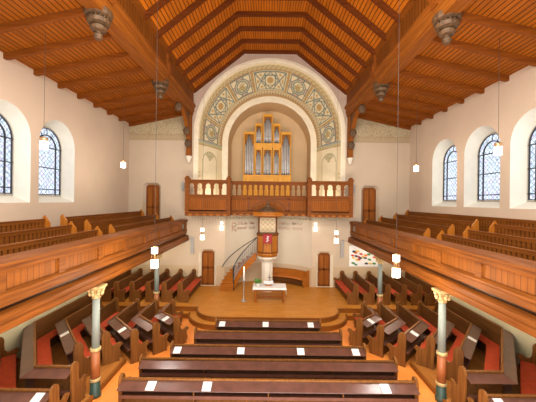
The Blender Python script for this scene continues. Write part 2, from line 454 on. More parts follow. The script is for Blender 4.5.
for i in range(NU+1):
    u = i/NU; a0 = path(RO, ZC0, EXT, u); a1 = path(RI, ZC1, EXT*RI/RO, u)
    for j in range(NV+1):
        v = j/NV
        mb.v.append((a0[0]+(a1[0]-a0[0])*v, D+(YI-D)*v, a0[1]+(a1[1]-a0[1])*v)); mb.col.append(orn(u, v))
for i in range(NU):
    for j in range(NV):
        q = i*(NV+1)+j; mb.f.append((q, q+1, q+NV+2, q+NV+1)); mb.m.append(0); mb.sm.append(False)
soff = struct(obj('trim_1', mb, M['ornament']), 'painted ornamental soffit of the organ arch')
# jambs below with painted arched panel
def jambcol(v, z):
    if z > 9.80: return (.28, .34, .32)
    if z > 9.62: return C_GR if sin(v*60 + 3*sin(z*40)) > 0 else C_BG
    if z > 9.56: return C_OC
    x = (v-.45)/.30; az = (z - 8.45)/.80
    if abs(x) < 1.0:
        top = sqrt(max(0, 1-x*x)) if z > 8.45 else 1e9
        if z < 8.45:
            if abs(abs(x)-.95) < .05: return C_GR
        else:
            if abs(sqrt(x*x+az*az)-.96) < .05: return C_GR
            if x*x+az*az < .8 and az > .15 + abs(x)*.9 : return (.50, .44, .28) if hsh(int(x*7), int(az*8)) > .3 else C_GR
        return (.76, .68, .48)
    if (v < .07 or v > .94) and z < 8.0 and sin(z*22) > -.2: return C_BG
    return (.70, .60, .39)
NZ, NV2 = 130, 44
zt0, zt1 = ZC0-EXT, ZC1-EXT*RI/RO
mbj = MB(); mbj.col = []
for sd in (-1, 1):
    o = len(mbj.v)
    for i in range(NZ+1):
        t = i/NZ
        for j in range(NV2+1):
            v = j/NV2; zt = zt0+(zt1-zt0)*v; z = Z_L + (zt-Z_L)*t
            mbj.v.append((sd*(RO+(RI-RO)*v), D+(YI-D)*v, z)); mbj.col.append(jambcol(v, z))
    for i in range(NZ):
        for j in range(NV2):
            q = o+i*(NV2+1)+j; mbj.f.append((q, q+1, q+NV2+2, q+NV2+1)); mbj.m.append(0); mbj.sm.append(False)
struct(obj('trim_2', mbj, M['ornament']), 'cream splayed jambs with painted arched panels')
# mouldings
def archband(R0, R1, zc, zb, y0, y1, n=48):
    mb = MB()
    def lp(R): return [(-R, zb)] + [(-R*cos(pi*i/n), zc+R*sin(pi*i/n)) for i in range(n+1)] + [(R, zb)]
    a, b = lp(R0), lp(R1); k = len(a)
    for y, fl in ((y0, 0), (y1, 1)):
        mb.add([(x, y, z) for x, z in a] + [(x, y, z) for x, z in b], [(i, i+1, k+i+1, k+i) for i in range(k-1)])
    for L in (a, b): mb.add([(x, y0, z) for x, z in L] + [(x, y1, z) for x, z in L], [(i, i+1, k+i+1, k+i) for i in range(k-1)])
    return mb
t3 = MB()
for R0, R1, y0, y1 in ((RO, 4.70, D-.05, D+.02), (4.68, 4.78, D-.10, D+.02), (4.78, 4.88, D-.04, D+.02)):
    b = archband(R0, R1, ZC0, Z_L, y0, y1); t3.add(b.v, b.f)
struct(obj('trim_3', t3, M['mould']), 'white moulding around the outer organ arch')
t4 = MB()
for R0, R1, y0, y1 in ((3.0, 3.14, YI-.04, YI+.1), (3.12, 3.28, YI-.10, YI+.1), (3.28, 3.42, YI-.05, YI+.1)):
    b = archband(R0, R1, ZC1, Z_L, y0, y1); t4.add(b.v, b.f)
struct(obj('trim_4', t4, M['mould']), 'white moulding around the organ niche')
ni = MB(); b = arch(0, 3.02, Z_L, ZC1, 40)
ni.add([(x, YI+.05, z) for x, z in b]+[(x, YN, z) for x, z in b], [(i, i+1, len(b)+i+1, len(b)+i) for i in range(len(b)-1)])
ni.holed(b, [], FX, YN)
struct(obj('wall_niche', ni, M['niche']), 'tan plaster niche behind the organ')
lf = MB(); lf.box(-4.55, 4.55, D-.0, D+.05, 5.15, 5.6); lf.box(-3.0, 3.0, D, YN, 5.2, 5.6)
struct(obj('floor_organ_loft', lf, M['galpewd']), 'dark floor of the organ loft')
# lower apse
am = MB(); k = len(apts)
am.add([(x, y, PL) for x, y in apts]+[(x, y, 5.05) for x, y in apts], [(i, i+1, k+i+1, k+i) for i in range(k-1)], 0, True)
am.holed([(-2.8, D)] + apts[1:-1] + [(2.8, D)], [], FZ, 5.05)
apw = fixw(struct(obj('wall_apse', am, M['apse']), 'curved apse wall behind the pulpit with faded red lettering'))
lt = MB()                                                 # faded hand lettering: two rows of strokes on each side
def glyph(t, z, h, k):
    w = h*.55/RA
    def pt(a, b): x, y = apse_pt(t + a*w, .012); return (x, y, z + b*h)
    shapes = [[(0,0),(0,1)], [(0,1),(.5,0),(1,1)], [(0,0),(.5,1),(1,0)], [(0,0),(0,1),(1,0),(1,1)], [(0,1),(1,1)], [(0,0),(1,0)], [(.8,.9),(.1,.7),(.1,.3),(.8,.1)], [(0,.5),(.8,.5)], [(1,0),(1,1)]]
    for q in random.sample(shapes, 2): lt.tube([pt(a, b) for a, b in q], h*.085, 4)
for ta, tb in ((-.80, -.26), (.22, .80)):
    for r_, z in enumerate((4.33, 4.02)):
        t = ta + (.12 if ta < 0 else 0); k = 0
        while t < tb - .03:
            if k % 7 != 6: glyph(t, z, .17, k)
            t += .040; k += 1
x, y = apse_pt(-.80, .012)
for q in ([(0,0),(0,.62)], [(0,.62),(.30,.52),(.30,.36),(0,.32)], [(.05,.32),(.34,0)]):
    lt.tube([(apse_pt(-.80 + a/RA, .012)[0], apse_pt(-.80 + a/RA, .012)[1], 3.9+b_) for a, b_ in q], .03, 4)
obj('painted_lettering', lt, M['inkred'], apw)
# pale scroll band under the balcony
def bandcol(u, z): 
    t = sin(u*34 + 2*sin(z*50)); return (.30, .24, .15) if t > 0 else (.62, .55, .40)
fb = MB(); fb.col = []
def grid(mb, x0, x1, z0f, z1f, y, nx, nz, cf):
    o = len(mb.v)
    for i in range(nx+1):
        x = x0+(x1-x0)*i/nx
        for j in range(nz+1):
            z = z0f(x)+(z1f(x)-z0f(x))*j/nz; mb.v.append((x, y, z)); mb.col.append(cf(x, z))
    for i in range(nx):
        for j in range(nz):
            q = o+i*(nz+1)+j; mb.f.append((q, q+nz+1, q+nz+2, q+1)); mb.m.append(0); mb.sm.append(False)
for a, b in ((-5.1, -2.8), (2.8, 5.1)): grid(fb, a, b, lambda x: 4.72, lambda x: 4.9, D-.01, 60, 4, bandcol)
struct(obj('trim_5', fb, M['ornament']), 'painted scroll band below the balcony')
fb2 = MB(); fb2.col = []
o = 0
for i in range(81):
    t = -aa+2*aa*i/80; x, y = apse_pt(t, .01)
    for j in range(5): fb2.v.append((x, y, 4.72+.18*j/4)); fb2.col.append(bandcol(x, 4.72+.18*j/4))
for i in range(80):
    for j in range(4): q = i*5+j; fb2.f.append((q, q+5, q+6, q+1)); fb2.m.append(0); fb2.sm.append(False)
struct(obj('trim_6', fb2, M['ornament']), 'painted scroll band on the curved apse wall')
# friezes under the aisle ceilings
def fricol(x, z):
    if z < 9.86: return (.36, .27, .16)
    if z < 10.10: return (.44, .34, .20) if sin(x*26)*sin(z*40) > 0 else (.34, .25, .14)
    if z < 10.15: return (.32, .23, .12)
    u = (x % 1.1)/.55 - 1; w = (z-10.55)/.36; r = sqrt(u*u + w*w); th = math.atan2(w, u)
    sp_ = sin(r*9 - th*2)
    if abs(sp_) < .42 and r < 1.05: return (.52, .43, .28)
    return (.40, .31, .18) if hsh(int(x*11), int(z*12)) > .45 else (.34, .26, .14)
fr = MB(); fr.col = []
for a, b in ((-XW+.01, -5.35), (5.35, XW-.01)):
    grid(fr, a, b, lambda x: 9.78, lambda x: zbelow(x)-.02, D-.012, 120, 44, fricol)
struct(obj('trim_7', fr, M['ornament']), 'ochre scroll frieze below the aisle ceiling')

# ================================================================== CEILING
cm = MB()
prof = [(-XW-.02, 10.82), (-5.2, 11.64), (-5.2, 13.05), (-4.85, 13.05), (-1.74, 15.6), (1.74, 15.6), (4.85, 13.05), (5.2, 13.05), (5.2, 11.64), (XW+.02, 10.82)]
k = len(prof)
cm.add([(x, YB, z) for x, z in prof]+[(x, D+.02, z) for x, z in prof], [(i, i+1, k+i+1, k+i) for i in range(k-1)])
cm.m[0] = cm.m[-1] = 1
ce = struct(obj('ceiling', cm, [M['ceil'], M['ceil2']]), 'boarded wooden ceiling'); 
RY = [18.93 - 1.28*i for i in range(15)]
for y in RY:
    for sd in (-1, 1):
        mb = MB(); zz = lambda x: zbelow(x)
        mb.prism([(sd*5.2, zz(5.2)), (sd*XW, zz(XW)), (sd*XW, zz(XW)-.19), (sd*(XW-.12), zz(XW)-.19), (sd*5.2, zz(5.2)-.19)], FX, y-.06, y+.06)
        obj('rafter', mb, M['rafter'], ce)
    mb = MB()
    pts = [(-4.85, 13.05), (-1.74, 15.6), (1.74, 15.6), (4.85, 13.05)]; inn = [(4.85, 12.82), (1.66, 15.4), (-1.66, 15.4), (-4.85, 12.82)]
    mb.prism(pts + inn, FX, y-.08, y+.08)
    obj('ceiling_rib', mb, M['rib'], ce)
bosses = [3.7, 8.8, 13.9]
for sd, nm in ((-1, 'left'), (1, 'right')):
    g = struct(empty('girder_beam_' + nm, (sd*5.05, D, 11.4)), 'deep panelled roof girder over the %s gallery edge' % nm)
    pn = MB(); pn.box(sd*4.92, sd*5.0, YB, D-.02, 12.0, 13.0); obj('girder_panel', pn, M['girder'], g)
    up = MB(); up.box(sd*4.82, sd*5.0, YB, D-.02, 12.92, 13.1); up.box(sd*4.87, sd*5.0, YB, D-.02, 12.84, 12.92); obj('upper_moulding', up, M['girder2'], g)
    lo = MB(); P = [(4.78, 12.05), (4.78, 11.93), (4.86, 11.86), (4.86, 11.62), (4.92, 11.55), (4.92, 11.4), (5.36, 11.4), (5.36, 11.75), (5.0, 12.05)]
    lo.prism([(sd*x, z) for x, z in P], FX, YB, D-.02); obj('lower_beam', lo, M['girder2'], g)
    for y in bosses:
        bk = MB(); bk.box(sd*4.80, sd*4.95, y-.11, y+.11, 11.9, 12.95)
        bk.prism([(4.70, 12.1), (4.70, 12.3), (4.80, 12.45), (4.95, 12.45), (4.95, 11.8), (4.82, 11.8)] if sd > 0 else [(-a_, b_) for a_, b_ in [(4.70, 12.1), (4.70, 12.3), (4.80, 12.45), (4.95, 12.45), (4.95, 11.8), (4.82, 11.8)]], FX, y-.17, y+.17)
        obj('girder_post', bk, M['rafter'], g)
        bs = MB(); bx, bz = sd*5.2, 11.36
        bs.lathe([(.02, -.66), (.09, -.65), (.13, -.58), (.13, -.53), (.08, -.47), (.08, -.44), (.20, -.40), (.24, -.34), (.24, -.31), (.17, -.27), (.17, -.25), (.30, -.20), (.33, -.13), (.33, -.10), (.24, -.06), (.24, -.03), (.37, .02), (.40, .10), (.38, .20)], (bx, y, bz), 14, smooth=False)
        for i in range(14): bs.ball((bx+.27*cos(i*pi/7), y+.27*sin(i*pi/7), bz-.045), .035, 5)
        obj('carved_boss', bs, M['carve'], g)
    # curved bracket down to the corbel
    br = struct(empty('roof_bracket', (sd*5.15, D-.2, 8.3))); tag(br, 'carved wooden roof bracket on a white corbel at the %s end of the front wall' % nm, 'bracket'); br['kind'] = 'thing'
    po = MB(); po.box(sd*4.98, sd*5.28, D-.34, D-.02, 8.75, 11.4); obj('bracket_post', po, M['girder2'], br)
    ba = MB(); cur_o = []; cur_i = []
    for i in range(13):
        t = i/12*pi/2; cur_o.append((D-.3-2.3*(1-cos(t)), 8.8+2.6*sin(t))); cur_i.append((D-.3-2.05*(1-cos(t))+.22, 8.8+2.6*sin(t)))
    ba.prism([(D-.3+.05, 8.8)] + cur_o[1:] + [(cur_o[-1][0]+.35, 11.4)] + [(y+.12, z-.0) for y, z in cur_i[::-1][1:-1]], FY, sd*5.02, sd*5.24)
    obj('bracket_brace', ba, M['girder2'], br)
    fillm = MB(); fillm.prism([(D-.3, 9.0)] + [(y+.1, z) for y, z in cur_o[2:]] + [(D-.3, 11.4)], FY, sd*5.08, sd*5.18)
    obj('bracket_tracery', fillm, M['carve'], br)
    for (yy, zz) in ((D-.8, 10.2), (D-2.5, 11.15), (D-.45, 9.5)):
        lv = MB(); lv.ball((sd*5.12, yy-.05, zz), .1, 6)
        for i in range(6):
            a = i*pi/3; lv.ball((sd*5.12+.1*cos(a), yy-.05, zz+.13*sin(a)), .12, 7, sc=(1, .7, 1.2))
        obj('leaf_carving', lv, M['carve'], br)
    cb = MB(); cb.lathe([(.04, 0), (.10, .06), (.13, .18), (.20, .34), (.22, .42)], (sd*5.13, D-.22, 8.33), 10); obj('corbel', cb, M['white'], br)

# ================================================================== GALLERIES
for sd, nm in ((-1, 'left'), (1, 'right')):
    g = struct(empty('gallery_' + nm, (sd*5.3, 10, 3.35)), 'raised side gallery with panelled wooden front')
    fs = MB()
    fs.box(sd*5.3, sd*XW, YB, D, 3.40, 3.72); fs.box(sd*6.5, sd*XW, YB, D, 3.72, 3.95); fs.box(sd*7.4, sd*XW, YB, D, 3.95, 4.18)
    obj('gallery_floor', fs, M['galpewd'], g)
    so = MB(); so.box(sd*5.34, sd*XW, YB, D, 3.37, 3.40); obj('gallery_soffit', so, M['white'], g)
    # ledge (projecting fascia)
    ld = MB(); P = [(5.34, 3.40), (5.13, 3.36), (5.10, 3.42), (5.10, 3.52), (5.13, 3.55), (5.13, 3.66), (5.17, 3.70), (5.34, 3.72)]
    ld.prism([(sd*x, z) for x, z in P], FX, YB, D-.01); obj('fascia', ld, M['galledge'], g)
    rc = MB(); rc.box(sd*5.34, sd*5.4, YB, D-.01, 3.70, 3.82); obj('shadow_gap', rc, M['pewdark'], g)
    lr = MB(); P = [(5.26, 3.80), (5.26, 3.96), (5.22, 3.99), (5.22, 4.05), (5.27, 4.10), (5.40, 4.10), (5.40, 3.80)]
    lr.prism([(sd*x, z) for x, z in P], FX, YB, D-.01); obj('bottom_rail', lr, M['gal'], g)
    ys = [-2.85+1.72*i for i in range(13)]
    for i in range(12):
        p = MB(); p.box(sd*5.31, sd*5.36, ys[i]+.10, ys[i+1]-.10, 4.08, 4.50); obj('parapet_panel', p, M['galplank'], g)
    for y in ys + [D-.06]:
        st = MB(); st.box(sd*5.26, sd*5.38, y-.11, min(D-.01, y+.11), 4.08, 4.5); obj('stile', st, M['gal'], g)
    tr = MB(); P = [(5.26, 4.46), (5.24, 4.50), (5.24, 4.60), (5.18, 4.62), (5.18, 4.67), (5.30, 4.695), (5.66, 4.73), (5.66, 4.69), (5.40, 4.62), (5.40, 4.46)]
    tr.prism([(sd*x, z) for x, z in P], FX, YB, D-.01); obj('top_rail', tr, M['gal'], g)

# gallery pews ---------------------------------------------------------
def gal_pew(sd, x, y0, y1, z0, ztop, label):
    r = empty('gallery_pew', (sd*x, (y0+y1)/2, z0)); tag(r, label, 'pew', 'slat-backed gallery pews')
    q = -sd                                     # seat side direction
    b = MB(); b.box(sd*x-.025, sd*x+.025, y0, y1, ztop-.11, ztop); b.box(sd*x-.04, sd*x+.04, y0, y1, ztop-.02, ztop+.012)
    obj('back_rail', b, M['galpew'], r)
    s = MB(); n = int((y1-y0)/.155)
    for i in range(n):
        y = y0 + (i+.5)*(y1-y0)/n; s.box(sd*x-.015, sd*x+.015, y-.05, y+.05, z0+.42, ztop-.11)
    obj('back_slats', s, M['galpew'], r)
    d = MB(); d.box(sd*x-.01-q*.03, sd*x+.01-q*.03, y0, y1, z0+.1, ztop-.1); obj('back_panel', d, M['galpewd'], r)
    t = MB(); t.box(sd*x, sd*x+q*.42, y0, y1, z0+.40, z0+.44); t.box(sd*x+q*.34, sd*x+q*.37, y0, y1, z0, z0+.40); obj('seat', t, M['galpew'], r)
    for y in (y0, y1):
        e = MB(); P = [(.08, 0), (.08, ztop-z0+.04), (.02, ztop-z0+.13), (-.04, ztop-z0+.04), (-.16, ztop-z0-.12), (-.18, .66), (-.42, .60), (-.44, .5), (-.40, .3), (-.44, 0)]
        e.prism([(sd*x + sd*a, z0+z) for a, z in P], FX, y-.035, y+.035); obj('end_panel', e, M['pulpit'], r)
    return r
sides = {-1: 'left', 1: 'right'}
rowname = ['back row nearest the wall', 'middle row', 'front row behind the parapet']
for sd in (-1, 1):
    for (x, z0, zt, nm) in ((7.95, 4.18, 5.22, 0), (7.02, 3.95, 5.02, 1), (6.09, 3.72, 4.86, 2)):
        gal_pew(sd, x, 11.35, 18.4, z0, zt, 'slatted oak gallery pew, %s gallery, %s, part beyond the gap' % (sides[sd], rowname[nm]))
        gal_pew(sd, x, 3.2, 10.45, z0, zt, 'slatted oak gallery pew, %s gallery, %s, part before the gap' % (sides[sd], rowname[nm]))
gal_pew(1, 8.85, 3.2, 18.8, 4.18, 5.4, 'long slatted oak bench against the right gallery wall under the windows')

# columns ------------------------------------------------------------
def column(x, y, label):
    c = empty('gallery_column', (x, y, 0)); tag(c, label, 'column', 'painted columns carrying the galleries', 'thing')
    z0 = .0
    b = MB(); b.lathe([(.17, z0), (.17, .10), (.14, .16), (.135, .52)], (x, y, 0), 16); obj('column_base', b, M['colgr'], c)
    m = MB(); m.lathe([(.125, .52), (.12, 1.43)], (x, y, 0), 16); obj('lower_shaft', m, M['colbr'], c)
    s = MB(); s.lathe([(.112, 1.43), (.10, 2.98)], (x, y, 0), 16); obj('upper_shaft', s, M['shaft'], c)
    for z in (.52, 1.43):
        r = MB(); r.lathe([(.12, z-.05), (.16, z-.03), (.145, z), (.16, z+.03), (.11, z+.05)], (x, y, 0), 16); obj('ring', r, M['gold'], c)
    k = MB(); k.lathe([(.09, 2.95), (.13, 2.98), (.11, 3.02), (.13, 3.12), (.18, 3.24), (.22, 3.27)], (x, y, 0), 12)
    for i in range(8):
        a = i*pi/4; k.ball((x+.17*cos(a), y+.17*sin(a), 3.12), .055, 6, sc=(1, 1, 1.4)); k.ball((x+.20*cos(a), y+.20*sin(a), 3.22), .05, 6)
    k.box(x-.21, x+.21, y-.21, y+.21, 3.27, 3.345); obj('capital', k, M['gold'], c)
for sd in (-1, 1):
    column(sd*5.22, 8.9, 'painted iron column nearest the viewer, under the %s gallery edge' % sides[sd])
    column(sd*5.44, 14.38, 'painted iron column by the chancel step, under the %s gallery edge' % sides[sd])

# ================================================================== ORGAN BALCONY
bal = struct(empty('organ_balcony', (0, 18.3, 5.0)), 'carved wooden organ balcony with arched openwork rail')
YS, YC = 17.95, 18.86
XO, XI = 4.98, 2.46
def keyhole(cx, zb, h, w):
    P = [(cx-w/2, zb), (cx-w/2, zb+h*.52), (cx-w*.36, zb+h*.58)]
    n = 8
    for i in range(n+1):
        a = pi - pi*i/n; P.append((cx+w*.42*cos(a), zb+h-w*.42+w*.42*sin(a)))
    return P + [(cx+w*.36, zb+h*.58), (cx+w/2, zb+h*.52), (cx+w/2, zb)]
def bal_section(x0, x1, y, n):
    ar = MB(); w = (x1-x0)/n
    ar.holed([(x0, 6.22), (x1, 6.22), (x1, 7.1), (x0, 7.1)], [keyhole(x0+(i+.5)*w, 6.3, .68, w*.72) for i in range(n)], FX, y, y+.07)
    obj('openwork_rail', ar, M['balc'], bal)
    p = MB(); p.box(x0, x1, y, y+.08, 5.3, 6.2); obj('balcony_panel', p, M['balcp'], bal)
    r = MB(); r.box(x0, x1, y-.06, y+.12, 7.08, 7.2); r.box(x0, x1, y-.05, y+.1, 6.12, 6.24); r.box(x0, x1, y-.035, y+.1, 6.0, 6.06); r.box(x0, x1, y-.03, y+.08, 5.27, 5.36)
    r.box(x0, x1, y-.10, y+.12, 5.14, 5.26); r.box(x0, x1, y-.04, y+.12, 5.0, 5.14)
    obj('moulding', r, M['balc'], bal)
    d = MB(); k = int((x1-x0)/.42)
    for i in range(k):
        cx = x0+(i+.5)*(x1-x0)/k; d.box(cx-.1, cx+.1, y-.075, y-.03, 5.02, 5.12)
    obj('dentil_row', d, M['pulpit'], bal)
for s2 in (-1, 1):
    a, b = sorted((s2*XI, s2*XO)); bal_section(a, b, YS, 5)
    fr = MB(); fr.box(a, a+.14, YS-.03, YS, 5.3, 6.2); fr.box(b-.14, b, YS-.03, YS, 5.3, 6.2); fr.box(a, b, YS-.03, YS, 5.95, 6.1); fr.box(a, b, YS-.03, YS, 5.3, 5.42)
    obj('panel_frame', fr, M['door'], bal)
    for xx in (s2*XI, s2*XO):
        p = MB(); p.box(xx-.12, xx+.12, YS-.08, YS+.16, 5.0, 7.25); p.box(xx-.15, xx+.15, YS-.11, YS+.19, 7.2, 7.3); p.lathe([(.17, 7.3), (.13, 7.38), (.11, 7.42)], (xx, YS+.04, 0), 4, ph=.5, smooth=False)
        obj('newel_post', p, M['balc'], bal)
    rt = MB(); rt.box(s2*XI-.06, s2*XI+.06, YS, YC+.05, 5.0, 6.22); rt.box(s2*XI-.06, s2*XI+.06, YS, YC+.05, 7.08, 7.2)
    for yy in (YS+.25, YS+.5, YS+.75): rt.box(s2*XI-.04, s2*XI+.04, yy-.05, yy+.05, 6.2, 7.1)
    obj('return_rail', rt, M['balc'], bal)
    sofm = MB(); sofm.box(a, b, YS, D, 5.0, 5.1); obj('balcony_floor', sofm, M['balc'], bal)
bal_section(-XI+.05, XI-.05, YC, 14)
fr = MB(); fr.box(-1.35, -1.2, YC-.03, YC, 5.3, 6.1); fr.box(1.2, 1.35, YC-.03, YC, 5.3, 6.1); fr.box(-1.35, 1.35, YC-.03, YC, 6.0, 6.12)
A = [(-1.15*cos(pi*i/20), 5.3+.72*sin(pi*i/20)) for i in range(21)] + [(1.05*cos(pi*i/20), 5.3+.62*sin(pi*i/20)) for i in range(21)]
fr.prism(A, FX, YC-.03, YC)
obj('carved_arch', fr, M['doord'], bal)

# ================================================================== ORGAN
og = tag(empty('pipe_organ', (0, 22.7, 5.6)), 'pipe organ in a golden oak case with silver pipes above the balcony', 'organ')
yf = 22.5
sx = 1/12.95
def ox(px): return (px-269.3)/295*yf
def oz(py): return CZ + (200.7-py)/295*yf
cs = MB(); la = MB(); dk = MB()
def orgcell(x0, x1, zt, zb, npipes, shape, lat):
    a, b = ox(x0), ox(x1); z1, z0 = oz(zt), oz(zb); w = .07
    cs.box(a, a+w, yf, yf+.35, z0, z1); cs.box(b-w, b, yf, yf+.35, z0, z1); cs.box(a, b, yf-.03, yf+.35, z1-.16, z1+.02); 
    dk.box(a+w, b-w, yf+.28, yf+.34, z0, z1-.1)
    pw = (b-a-2*w)/npipes
    for i in range(npipes):
        cx = a+w+(i+.5)*pw; mid = abs(i-(npipes-1)/2)/max(1, (npipes-1)/2)
        top = z1-.22 - ((mid*.35) if shape == 'peak' else (abs(.35-i/npipes)*.9 if shape == 'l' else abs(.65-(i+1)/npipes)*.9))
        top = min(top, z1-.2)
        pp = MB(); pp.lathe([(pw*.12, z0), (pw*.46, z0+.42), (pw*.46, top)], (cx, yf+.14, 0), 10)
        pp.lathe([(pw*.475, z0+.42), (pw*.475, z0+.52)], (cx, yf+.14, 0), 10); obj('organ_pipe', pp, M['pipe'], og)
    if lat:
        hh = .95 if shape != 'peak' else .55
        for s3, xe in ((1, a+w), (-1, b-w)):
            la.prism([(xe, z1-.1), (xe+s3*(b-a)*.42, z1-.1), (xe+s3*.05, z1-.1-hh), (xe, z1-.1-hh)], FX, yf+.0, yf+.03)
orgcell(243.6, 254.6, 132, 176, 5, 'l', True)
orgcell(280.6, 291.2, 132, 176, 5, 'r', True)
orgcell(255, 262, 123.5, 143, 4, 'peak', True); orgcell(273, 280, 123.5, 143, 4, 'peak', True)
orgcell(262.8, 272.3, 114.3, 143, 5, 'peak', True)
orgcell(255, 262, 147.5, 176, 4, 'peak', True); orgcell(273, 280, 147.5, 176, 4, 'peak', True); orgcell(262.8, 272.3, 147.5, 176, 5, 'peak', True)
cs.box(ox(254.6), ox(280.6), yf-.05, yf+.35, oz(147.5), oz(143)); cs.box(ox(243.4), ox(291.4), yf-.06, yf+.5, 5.6, oz(176))
cs.box(ox(243.4), ox(291.4), yf-.1, yf+.5, oz(176.5), oz(174.8))
obj('organ_case', cs, M['org'], og); obj('carved_lattice', la, M['orgd'], og); obj('case_back', dk, M['orgdark'], og)

# ================================================================== PEWS
def prof_box(d0, z0, d1, z1): return [(d0, z0), (d1, z0), (d1, z1), (d0, z1)]
ENDP = [(-.12, 0), (-.14, .10), (-.12, .20), (-.15, .80), (-.15, .96), (-.125, 1.04), (-.07, 1.09), (0, 1.105), (.07, 1.08), (.12, 1.02), (.14, .94), (.135, .82), (.15, .70), (.20, .62), (.28, .60), (.36, .64), (.42, .67), (.48, .67),
        (.535, .63), (.54, .57), (.49, .53), (.44, .47), (.455, .36), (.49, .27), (.46, .16), (.41, .08), (.47, 0)]
def pew(poly, sign, z0, h, label, group, desk=True, cushion=True, name='pew', ends=(1, 1), seat=True):
    cx = sum(p[0] for p in poly)/len(poly); cy = sum(p[1] for p in poly)/len(poly)
    r = empty(name, (cx, cy, z0)); tag(r, label, 'pew', group)
    bm = MB(); bm.sweep(poly, [(-.03, 0), (0, 0), (.05, .42), (.0, h), (-.035, h), (-.03, .42)], sign, 0, z0); obj('backrest', bm, M['pewback'], r)
    t = MB(); t.sweep(poly, prof_box(-.045, h-.02, .02, h+.012), sign, 0, z0); obj('top_rail', t, M['pewend'], r)
    if desk:
        d = MB(); d.sweep(poly, [(-.04, h-.05), (-.333, h-.157), (-.335, h-.163), (-.31, h-.175), (-.04, h-.08)], sign, 0, z0); obj('book_desk', d, M['pewtop'], r)
        s = MB(); s.sweep(poly, prof_box(-.22, .50, -.03, .53), sign, 0, z0); s.sweep(poly, prof_box(-.23, .48, -.21, .57), sign, 0, z0); obj('lower_shelf', s, M['pewtop'], r)
        P = [Vector(p) for p in poly]
        for i in range(len(P)-1):
            L = (P[i+1]-P[i]).length; u = (P[i+1]-P[i])/L; n = Vector((-u.y, u.x))*sign; k = max(1, round(L/1.95))
            for j in range(0, k+1):
                if len(P) > 2 and j in (0, k): continue
                q = P[i] + u*min(max(L*j/k, .06), L-.06)
                vs = [q+u*a-n*c for a, c in ((-.02, .03), (.02, .03), (.02, .21), (-.02, .21))]
                b = MB(); b.prism([(v.x, v.y) for v in vs], FZ, z0, z0+h-.12); obj('desk_bracket', b, M['pew'], r)
    if seat:
        s = MB(); s.sweep(poly, prof_box(.03, .39, .44, .425), sign, 0, z0); s.sweep(poly, prof_box(.33, .06, .36, .39), sign, 0, z0); obj('seat', s, M['pew'], r)
        if cushion:
            c = MB(); c.sweep(poly, [(.05, .427), (.43, .427), (.45, .445), (.445, .475), (.42, .485), (.06, .485)], sign, 0, z0); obj('seat_cushion', c, M['cush'], r)
    P = [Vector(p) for p in poly]
    for e, (a, b_) in zip(ends, ((P[0], P[1]), (P[-1], P[-2]))):
        if not e: continue
        u = (b_-a).normalized(); d0 = (P[1]-P[0]).normalized() if a is P[0] else (P[-1]-P[-2]).normalized()
        n = Vector((-d0.y, d0.x))*sign
        m = MB(); zs = (h+.12)/1.10
        m.prism([(d, z*(zs if z > .75 else 1) ) for d, z in ENDP], lambda d, z, o: (a.x + n.x*d - u.x*o, a.y + n.y*d - u.y*o, z0+z), -.02, .05)
        obj('end_panel', m, M['pewend'], r, bevel=.008)
    return r
CP = [(12.45, 2.16), (11.38, 2.78), (10.27, 3.32), (9.37, 4.0), (8.32, 4.12)]
cl = ['shortest central dark pew, first row from the chancel steps', 'central dark pew, second row from the chancel, no papers on it', 'central dark pew, third row from the chancel, with four papers', 'long central dark pew, fourth row from the chancel, bare desk', 'longest central dark pew, nearest to the viewer']
for (y, hw), l in zip(CP, cl): pew([(-hw, y), (hw, y)], 1, 0, .92, l, 'straight pews in the centre block', cushion=False)
SIDE = {'A': [(8.78, 14.6), (8.78, 11.1), (6.5, 8.22), (5.42, 8.22)], 'B': [(8.06, 14.0), (8.06, 11.72), (6.15, 9.55)], 'C': [(7.25, 14.0), (7.25, 12.1), (5.72, 10.4)],
        'D': [(6.22, 14.0), (6.22, 12.1), (4.88, 10.75)], 'E': [(5.38, 14.0), (5.38, 12.35), (4.33, 11.38)], 'F': [(4.55, 14.0), (4.55, 12.75), (3.72, 12.0)],
        'Z': [(9.0, 9.85), (6.9, 7.38), (5.38, 7.38)]}
SN = {'A': 'along the outer wall, short return by the near column', 'B': 'second row in from the outer wall', 'C': 'third row in from the outer wall',
      'D': 'third row out from the centre', 'E': 'second row out from the centre', 'F': 'innermost and shortest row by the chancel step', 'Z': 'nearest to the viewer, cut by the picture corner'}
for sd in (-1, 1):
    for k, P in SIDE.items():
        pts = [(sd*x, y) for x, y in P]
        z0, h = (.12, 1.05) if k in 'ABCZ' else (0, 1.12)
        if k == 'A': h = 1.17
        pew(pts, 1 if sd < 0 else -1, z0, h, 'angled red-cushioned pew, %s block, %s' % (sides[sd], SN[k]), 'angled side pews with red cushions', name='angled_pew')
ORD = ['first row from the parquet', 'second row from the parquet', 'third row from the parquet', 'fourth row from the parquet', 'fifth row from the parquet', 'row against the outer wall']
for sd in (-1, 1):
    for i, x in enumerate((4.72, 5.58, 6.44, 7.30, 8.14, 8.88)):
        pew([(sd*x, 18.8), (sd*x, 15.85)], 1 if sd < 0 else -1, PL, 1.0, 'red cushioned pew on the chancel, %s side, %s' % (sides[sd], ORD[i]), 'chancel pews facing the parquet', desk=False, name='chancel_pew')
# curved apse bench
bp = [apse_pt(.02 + (aa-.09)*i/12, .12) for i in range(13)]
bn = pew(bp, -1, PL, .92, 'curved wooden bench with orange seat following the apse wall beside the pulpit', None, desk=False, name='apse_bench', ends=(1, 1))
for o in bn.children:
    if o.name.startswith(('backrest', 'end_panel', 'top_rail')): o.data.materials[0] = M['stair']
    if o.name.startswith('seat_cushion'): o.data.materials[0] = M['seat_orange']

